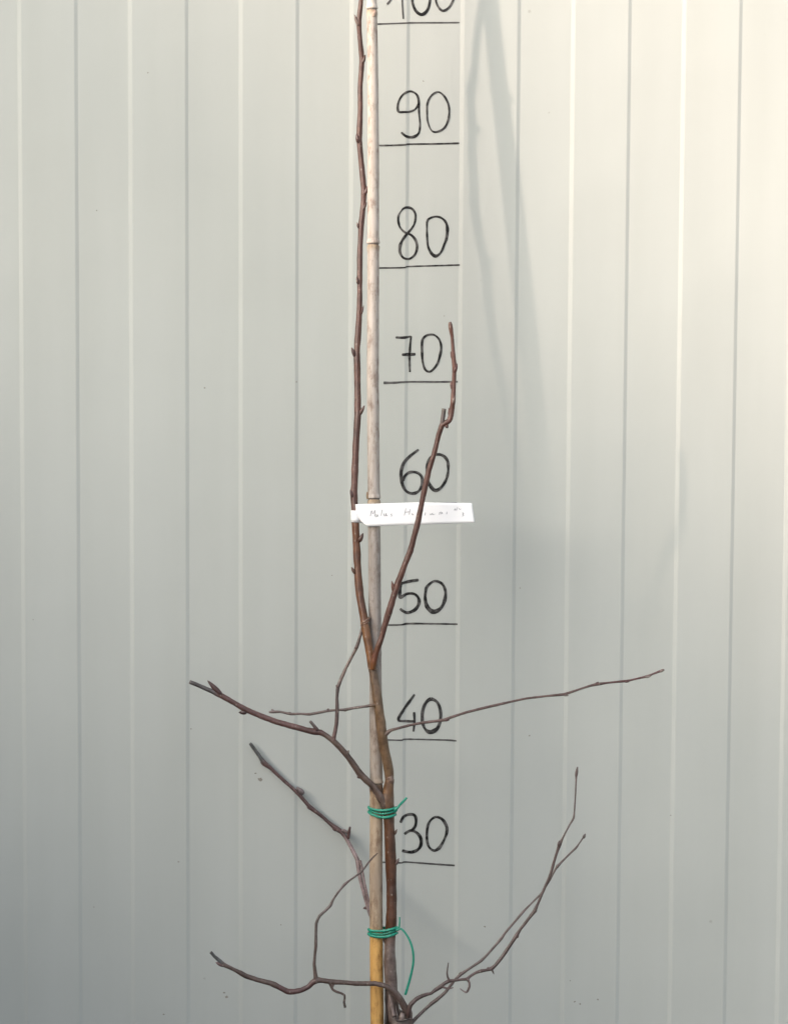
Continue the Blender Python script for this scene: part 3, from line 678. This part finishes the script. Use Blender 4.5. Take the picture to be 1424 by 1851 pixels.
branch('twig', [(572, 1774, 315, 4.8, *F1), (570.2, 1764, 315, 3.8, *F1), (568, 1744, 314, 3.2, *F1), (569, 1728, 313, 2.9, *F1), (570.8, 1711, 312, 3.2, *F1), (571, 1691, 310, 2.8, .2, .17, .155), (571.6, 1670, 309, 2.9, .2, .17, .155), (577.5, 1656.5, 308, 2.7, .18, .15, .135), (588, 1647, 306, 2.3, *D1), (597, 1637.6, 304, 2.8, *D1), (602, 1627, 303, 2.1, *D1), (609.7, 1615, 301, 2.2, *D1), (616, 1607.4, 299, 1.9, *D1), (623.7, 1598.6, 297, 2.6, *D1), (632, 1592, 295, 1.8, *D1), (651.8, 1577.4, 291, 1.9, *D1), (660, 1567.5, 288, 1.6, *D1), (668, 1557, 285, 1.6, *D1), (675, 1549.5, 282, 1.4, .2, .14, .11), (682.7, 1542.5, 280, 0.9, .22, .15, .11)], bF, seed=15, seg=10)
branch('twig', [(596.5, 1776, 313, 4.2, *F1), (598, 1782, 314, 3.0, *F1), (601.5, 1789.5, 315, 2.4, *F1), (608, 1793.6, 315, 2.3, *F1), (616, 1796, 315, 2.1, *F1), (622.6, 1800, 315, 2.1, *F1), (622.8, 1806, 315, 1.9, .09, .075, .065), (621.8, 1813, 315, 2.2, .09, .075, .065), (623.7, 1822, 315, 2.4, .09, .075, .065)], bF, seed=16, seg=10)
branch('twig', [(603, 1777, 312, 2.8, *F1), (601.8, 1782.5, 314, 2.2, *F1), (599, 1788, 314, 1.4, *F1)], bF, seed=17, seg=8)
buds(bF, [((404, 1746), (391, 1741.0), 3.4, (.14, .09, .085), 332), ((497, 1780), (492, 1775), 2.6, F1, 323), ((523, 1795), (517, 1796.2), 2.6, F2, 321), ((638, 1779), (644, 1782), 2.6, F1, 309)])

# curling lower right branch
J1 = (.12, .082, .072); J2 = (.15, .105, .095)
bJ = branch('branch', [(737, 1852, 288, 5.5, *J1), (737.5, 1838, 296, 5.0, *J1), (739, 1826, 300, 4.6, *J1), (742, 1817, 300, 4.4, *J1), (751.5, 1807.6, 298, 3.8, *J1), (762, 1801.4, 296, 3.6, *J1), (772, 1798, 294, 3.4, *J1), (779, 1796.5, 293, 2.8, *J1), (786, 1791.0, 291, 3.4, *J1), (797, 1784, 288, 4.0, *J1), (803, 1778.6, 287, 3.2, *J1), (811, 1774.4, 285, 3.4, *J2), (825, 1772.6, 282, 2.6, *J2), (836, 1771.2, 280, 2.2, *J2), (844, 1770.4, 278, 3.0, *J2),
    (851, 1764.6, 276, 2.5, *J1), (860, 1759, 274, 2.3, *J1), (869.4, 1756, 272, 3.2, *J1), (878, 1754.4, 270, 2.9, *J1), (888, 1751.6, 268, 4.2, *J1), (895, 1746, 267, 3.2, *J1), (904, 1735, 265, 3.2, *J1), (911.7, 1724.6, 263, 3.1, *J1), (924, 1706, 261, 3.1, *J1), (933, 1692, 259, 3.8, *J1), (940, 1681, 258, 2.8, *J1), (955, 1661.5, 256, 2.8, *J1), (966.6, 1646.6, 254, 3.6, *J1), (971, 1636, 253, 2.6, *J1), (981, 1612.6, 250, 2.4, *J1),
    (993, 1585.6, 248, 2.5, *J1), (999, 1566, 246, 2.7, *J1), (1004.5, 1547, 245, 2.4, *J1), (1011, 1528, 243, 3.2, *J1), (1017, 1515, 242, 1.8, *D1), (1028, 1494, 240, 1.6, *D1), (1036.6, 1479, 238, 2.0, *D1), (1038, 1467, 237, 1.4, *D1), (1040, 1435, 235, 1.3, *D1), (1041, 1411.7, 234, 1.5, *D1), (1041.6, 1399, 233, 2.3, *J2), (1042.6, 1392, 233, 2.2, *J2), (1043.9, 1386.6, 233, .9, *J2)], tree, seed=18, seg=12)
branch('twig', [(844.5, 1770, 279, 2.8, *J2), (848.2, 1777, 281, 2.0, *J2), (848.4, 1784, 282, 2.0, *J2), (845, 1792.6, 283, 2.0, *J2), (842, 1794.6, 284, 1.8, .24, .18, .17), (837, 1792, 284, 1.3, .3, .25, .24), (831, 1787.6, 284, 1.0, .32, .28, .27)], bJ, seed=19, seg=8)
branch('twig', [(813, 1775, 286, 2.6, *J2), (809, 1767, 287, 1.8, *J2), (808, 1760, 287, 1.5, *J2), (809, 1750, 288, 1.2, *J2), (810.4, 1741.0, 288, .8, *J2)], bJ, seed=20, seg=8)
branch('twig', [(798, 1784, 289, 3.0, *J1), (806, 1787, 290, 1.8, .2, .14, .13), (814, 1787.5, 290, 1.4, .2, .14, .13), (819, 1786, 290, .9, .2, .14, .13)], bJ, seed=21, seg=8)
buds(bJ, [((889, 1753.5), (892.5, 1761.5), 1.6, J1, 269), ((883, 1753), (881, 1749), 2.0, J1, 270), ((1010, 1531), (1010.6, 1521), 3.0, J1, 244), ((1041.2, 1403), (1043.2, 1388), 2.4, (.16, .12, .11), 234), ((934, 1695), (935, 1687), 3.0, J1, 259), ((966, 1649), (969.5, 1644), 2.8, J1, 255)])

# straighter lower right branch behind it
bK = branch('branch', [(742, 1850, 276, 4.2, *D1), (749, 1844, 272, 3.4, *D1), (760, 1833, 269, 3.1, *D1), (771, 1823, 267, 3.1, *D1), (779, 1815.5, 265, 3.6, *D1), (787, 1809.5, 263, 3.4, *D1), (797, 1801.6, 261, 2.9, *D1), (806, 1793, 260, 3.0, *D1), (812, 1785, 258, 2.8, *J2), (822.7, 1771.4, 256, 2.6, *J2), (833, 1762, 254, 3.1, *D1), (845, 1753.8, 252, 2.4, *D1), (857, 1746, 250, 2.3, *D1), (869.4, 1737.4, 247, 2.8, *D1), (880, 1727, 245, 2.2, *D1), (895, 1710, 242, 2.2, *D1), (906, 1697, 240, 2.8, *D1), (913, 1687, 239, 2.0, *D1), (930, 1667, 236, 2.0, *D1), (946.5, 1647.6, 233, 2.2, *D1),
    (960, 1634, 230, 1.7, *D1), (977.4, 1616.5, 227, 1.7, *D1), (986, 1603, 225, 1.8, *D1), (994.8, 1589, 223, 1.9, *D1), (1003, 1573, 221, 2.0, *D1), (1008, 1566, 220, 2.8, *D1), (1014, 1559.5, 219, 1.8, *D1), (1030, 1543.5, 216, 1.6, *D1), (1041, 1533, 215, 2.1, *D1), (1046, 1526, 214, 1.4, *D1), (1053, 1516, 213, 1.5, *D1), (1056.6, 1511, 212, 2.3, *D1), (1058, 1508.6, 212, 1.0, *D1)], tree, seed=22, seg=10)
buds(bK, [((1054.5, 1515), (1057.6, 1508.0), 2.4, (.17, .14, .13), 213), ((830, 1763), (835, 1757.6), 2.2, D1, 254), ((1006, 1569), (1009, 1563), 2.4, D1, 221)])
tree.location = (0, 0, 0)

# ------------------------------------------------------------------ green ties round trunk and cane
def hull_loop(y, rot_w=0.0, extra=1.6, n=44):
    """Closed loop in (px, depth) around cane and trunk at photo height y."""
    ccx, cr_ = cane_center(y)
    ccx += 0.8 * math.sin(y * 0.006)
    tx = tr = td = None
    for a, b in zip(trunk_pts, trunk_pts[1:]):
        if b[1] <= y <= a[1]:
            t = (y - a[1]) / (b[1] - a[1])
            tx, td, tr = (a[i] + (b[i] - a[i]) * t for i in (0, 2, 3))
    cs = []
    for cx, cd, r in ((ccx, dC(y), cr_ + extra), (tx, td, tr + extra)):
        for k in range(60):
            a = 2 * math.pi * k / 60
            cs.append((cx + r * math.cos(a), cd + r * math.sin(a)))
    cs = sorted(cs)
    def half(ps):
        o = []
        for p in ps:
            while len(o) >= 2 and (o[-1][0] - o[-2][0]) * (p[1] - o[-2][1]) - (o[-1][1] - o[-2][1]) * (p[0] - o[-2][0]) <= 0: o.pop()
            o.append(p)
        return o
    lo = half(cs); up = half(list(reversed(cs)))
    h = lo[:-1] + up[:-1]
    # resample evenly
    L = [0]
    for a, b in zip(h, h[1:] + h[:1]): L.append(L[-1] + math.hypot(a[0] - b[0], a[1] - b[1]))
    out = []
    hh = h + h[:1]
    for k in range(n):
        s = L[-1] * k / n; i = max(j for j in range(len(L) - 1) if L[j] <= s)
        t = (s - L[i]) / ((L[i + 1] - L[i]) or 1)
        out.append((hh[i][0] + (hh[i + 1][0] - hh[i][0]) * t, hh[i][1] + (hh[i + 1][1] - hh[i][1]) * t))
    return out

def tie(label, turns, tails, y0):
    bm = bmesh.new()
    for yl, ym, yr, rad, ex in turns:
        lp = hull_loop(y0, extra=ex)
        xl = min(p[0] for p in lp); xr = max(p[0] for p in lp); dm = sum(p[1] for p in lp) / len(lp)
        pts = []
        for (x, d) in lp + lp[:2]:
            t = (x - xl) / (xr - xl)
            yf = yl * (1 - t) * (1 - 2 * t) + 4 * ym * t * (1 - t) + yr * t * (2 * t - 1)
            yb = yl + (yr - yl) * t - 1.5
            w = min(1, max(0, (d - dm) / 8 + .5))
            pts.append((P(x, yf * w + yb * (1 - w), d), wr(rad, d)))
        sweep(bm, pts, 8, None, None, True, 0.05, ym)
    for t in tails:
        q = cr(t, 6)
        sweep(bm, [(P(a[0], a[1], a[2]), wr(a[3], a[2])) for a in q], 8, None, None, True, 0.05, t[0][0])
    o = mesh_obj('plant_tie', bm, M_tie)
    o['label'] = label; o['category'] = 'plant tie'
    o['group'] = 'green ties holding the trunk to the cane'
    return o
tie('upper green plastic tie with one short stub, beside the number 30',
    [(1461.0, 1465.5, 1461.0, 2.5, 2.0), (1465.0, 1471.5, 1466.0, 1.8, 0.4), (1469.0, 1478.0, 1473.0, 2.5, 2.0)],
    [[(711, 1466, 262, 2.4), (716.5, 1462, 262, 2.8), (720.5, 1458, 262, 2.2), (728, 1450, 264, 2.3), (735.0, 1442.5, 265, 2.1)], [(712, 1462, 260, 2.2), (716, 1464.5, 261, 2.6), (713, 1469, 260, 2.2)]], 1468)
tie('lower green plastic tie with a long curved tail, where the cane turns golden',
    [(1682.0, 1683.5, 1677.0, 2.4, 2.0), (1686.5, 1689.0, 1681.6, 1.8, 0.4), (1690.0, 1694.4, 1687.0, 2.6, 2.0)],
    [[(716, 1679, 279, 2.2), (721, 1677, 280, 1.8), (722, 1670, 281, 1.5), (722.2, 1658.5, 282, 1.3)],
     [(715, 1680.5, 280, 2.2), (719, 1681.5, 281, 2.2), (725, 1679.8, 282, 1.8), (733.4, 1688.8, 284, 1.9), (741.7, 1704, 286, 2.0), (746.6, 1723, 288, 2.1), (746.6, 1743.6, 288, 2.2), (740.4, 1772, 287, 2.3), (732.4, 1799, 286, 2.4)]], 1686)

# ------------------------------------------------------------------ paper label looped round the stem
lab = empty('plant_label', Vector((0, 0, 0)), 'white paper strip label with faded pencil writing looped round the stem', 'label')
def lab_d(x, y):
    d = 224.5 + 1.2 * math.sin((x - 660) * 0.022)
    if x < 668: d -= 0.018 * (668 - x) ** 2 * (0.9 + 0.004 * (y - 930))
    return d
def top_y(x): return 911.6 - 3.4 * min(1, max(0, (x - 645) / 105)) + 1.2 * max(0, (x - 760) / 95)
def bot_y(x): return 951.8 - 6.6 * max(0, (x - 662) / 195)
bm = bmesh.new()
nx_, ny_ = 60, 8
rows = []
for j in range(ny_ + 1):
    v = j / ny_
    x0 = 642.3 + 21.5 * v ** 2.8
    x1 = 852.8 + 5.2 * v
    row = []
    for i in range(nx_ + 1):
        u = i / nx_
        x = x0 + (x1 - x0) * u
        yy = top_y(x) * (1 - v) + bot_y(x) * v
        row.append(bm.verts.new(P(x, yy, lab_d(x, yy))))
    rows.append(row)
for j in range(ny_):
    for i in range(nx_):
        bm.faces.new((rows[j][i], rows[j + 1][i], rows[j + 1][i + 1], rows[j][i + 1]))
bmesh.ops.recalc_face_normals(bm, faces=bm.faces[:])
bm.normal_update()
if sum(f.normal.y for f in bm.faces) > 0:
    bmesh.ops.reverse_faces(bm, faces=bm.faces[:])
strip = mesh_obj('label_strip', bm, M_paper, lab)
so = strip.modifiers.new('thickness', 'SOLIDIFY'); so.thickness = 0.00025; so.offset = -1
# narrow tongue wrapping the stem
bm = bmesh.new()
rows = []
tl = 40
for i in range(tl + 1):
    u = i / tl
    a = math.pi * (0.35 + 1.45 * u)      # around the stem from the front right, over the front, behind
    cx, cy = 642.4, 210.5
    x = cx + 7.9 * math.cos(a); d = cy + 7.9 * math.sin(a)
    if u == 0: x, d = 655, 214
    hh = 10.6
    yc = 933.6 + (x - 642) * 0.04
    rows.append([bm.verts.new(P(x, yc - hh + 2 * hh * k / 3, d)) for k in range(4)])
for i in range(tl):
    for k in range(3):
        bm.faces.new((rows[i][k], rows[i][k + 1], rows[i + 1][k + 1], rows[i + 1][k]))
loop = mesh_obj('label_loop', bm, M_paper, lab)
so = loop.modifiers.new('thickness', 'SOLIDIFY'); so.thickness = 0.0002; so.offset = 0
# faded pencil writing
def on_label(x, y): return P(x, y, lab_d(x, y) + 0.45)
def L(zx, zy): return (620 + zx / 5.477, 880 + zy / 5.477)
letters = [
    [(270, 292), (282, 238), (296, 268), (316, 234), (314, 292)],            # M
    [(335, 282), (322, 276), (318, 290), (328, 298), (338, 288), (342, 274), (344, 298)],   # a
    [(388, 226), (376, 288)],                                              # l
    [(406, 262), (404, 284), (418, 286), (426, 262), (428, 286), (442, 282)],               # u
    [(484, 266), (474, 274), (484, 284), (474, 294)],                      # s
    [(622, 212), (606, 284)], [(664, 220), (654, 276)], [(612, 252), (664, 246)],           # H
    [(682, 262), (688, 280), (698, 268)],
    [(816, 254), (808, 284)],                                              # i
    [(868, 264), (862, 274), (872, 276), (884, 262), (886, 274), (902, 272)],               # a
    [(914, 268), (911, 273)],
    [(954, 252), (952, 276)], [(952, 260), (968, 250), (984, 262), (962, 268)],             # r
    [(1028, 246), (1024, 272)],                                            # i
    [(1098, 232), (1112, 216), (1110, 236)], [(1134, 202), (1120, 234)], [(1146, 210), (1154, 224), (1168, 218)],   # raised fraction
    [(1178, 256), (1194, 262), (1182, 272), (1194, 280), (1178, 292)]]
bm = bmesh.new()
for lt in letters:
    stroke(bm, None, [L(*p) for p in lt], w=1.35, y_of=on_label, per_step=1.0)
for f in bm.faces:
    f.normal_update()
    if f.normal.y > 0: f.normal_flip()
mesh_obj('pencil_writing', bm, M_pencil, lab, smooth=False, label='faded grey pencil handwriting')

# ------------------------------------------------------------------ unseen house, added so that its roof slope shades the lower left of the wall
HD = 16.0
aim = P(905, 275)                     # middle of the soft shadow edge on the wall
e0 = aim + to_sun * HD
hs = empty('added_shade_house', Vector((e0.x, e0.y, 0)), 'unseen house with a tiled pitched roof, added behind the viewer to shade the wall', 'house')
hs.rotation_euler = (0, 0, -R(SUN_AZ))   # its ridge runs along the sun's azimuth
slope = math.tan(R(51.5))
half_w = 5.5
top_x = -4.6; top_z = e0.z - top_x * slope
eave_x = top_x + half_w; eave_z = top_z - half_w * slope
bm = bmesh.new()
sec = [(top_x - half_w + .5, 0), (eave_x - .5, 0), (eave_x - .5, eave_z + .2), (top_x, top_z - .4), (top_x - half_w + .5, eave_z + .2)]
fr = [bm.verts.new((x, -0.4, z)) for x, z in sec]; bk = [bm.verts.new((x, -9.0, z)) for x, z in sec]
bm.faces.new(list(reversed(fr))); bm.faces.new(bk)
for i in range(5): bm.faces.new((fr[i], fr[(i + 1) % 5], bk[(i + 1) % 5], bk[i]))
bmesh.ops.recalc_face_normals(bm, faces=bm.faces[:])
mesh_obj('shade_house_wall', bm, M_render, hs, smooth=False)
bm = bmesh.new()
for s in (1, -1):
    q = []
    for yy in (0.0, -9.4):
        for (x, z) in ((top_x, top_z - .2), (top_x + s * half_w, eave_z - .2), (top_x + s * half_w, eave_z), (top_x, top_z)):
            q.append(bm.verts.new((x, yy, z)))
    for idx in ((0, 1, 2, 3), (7, 6, 5, 4), (0, 4, 5, 1), (1, 5, 6, 2), (2, 6, 7, 3), (3, 7, 4, 0)): bm.faces.new([q[k] for k in idx])
bmesh.ops.recalc_face_normals(bm, faces=bm.faces[:])
mesh_obj('roof', bm, M_tile, hs, smooth=False)
print('house', e0, top_z, eave_z)

# unseen board fence, added to keep the low sky off the wall's lower left
bm = bmesh.new()
fence = empty('added_shade_fence', Vector((-1.05, 0, 0)), 'unseen dark board fence, added left of the metal wall and behind the viewer to cut sky light', 'shade blocker')
def box(bm, x0, x1, y0, y1, z0, z1):
    v = [bm.verts.new((x, y, z)) for x in (x0, x1) for y in (y0, y1) for z in (z0, z1)]
    for f in ((0, 1, 3, 2), (4, 6, 7, 5), (0, 4, 5, 1), (2, 3, 7, 6), (0, 2, 6, 4), (1, 5, 7, 3)): bm.faces.new([v[i] for i in f])
M_board = plain('shade_fence_boards', (0.07, 0.055, 0.04), 0.8, 0.2, 0.25, 12)
FH = 0.84
for k in range(26):
    box(bm, -0.02, 0.0, -0.02 - 0.12 * (k + 1), -0.025 - 0.12 * k, 0.02, FH)
for k in range(52):
    box(bm, 0.005 + 0.12 * k, 0.12 * (k + 1), -3.17, -3.15, 0.02, FH - 0.5)
mesh_obj('shade_fence_panel', bm, M_board, fence, smooth=False)
for xx, yy in ((-0.11, -0.1), (-0.11, -1.6), (-0.11, -3.1), (1.5, -3.265), (3.1, -3.265), (4.7, -3.265), (6.1, -3.265)):
    bm = bmesh.new(); box(bm, xx, xx + 0.088, yy - 0.045, yy + 0.085, 0, FH - 0.45 if xx > 0 else FH + 0.05)
    mesh_obj('shade_fence_post', bm, M_board, fence, smooth=False)
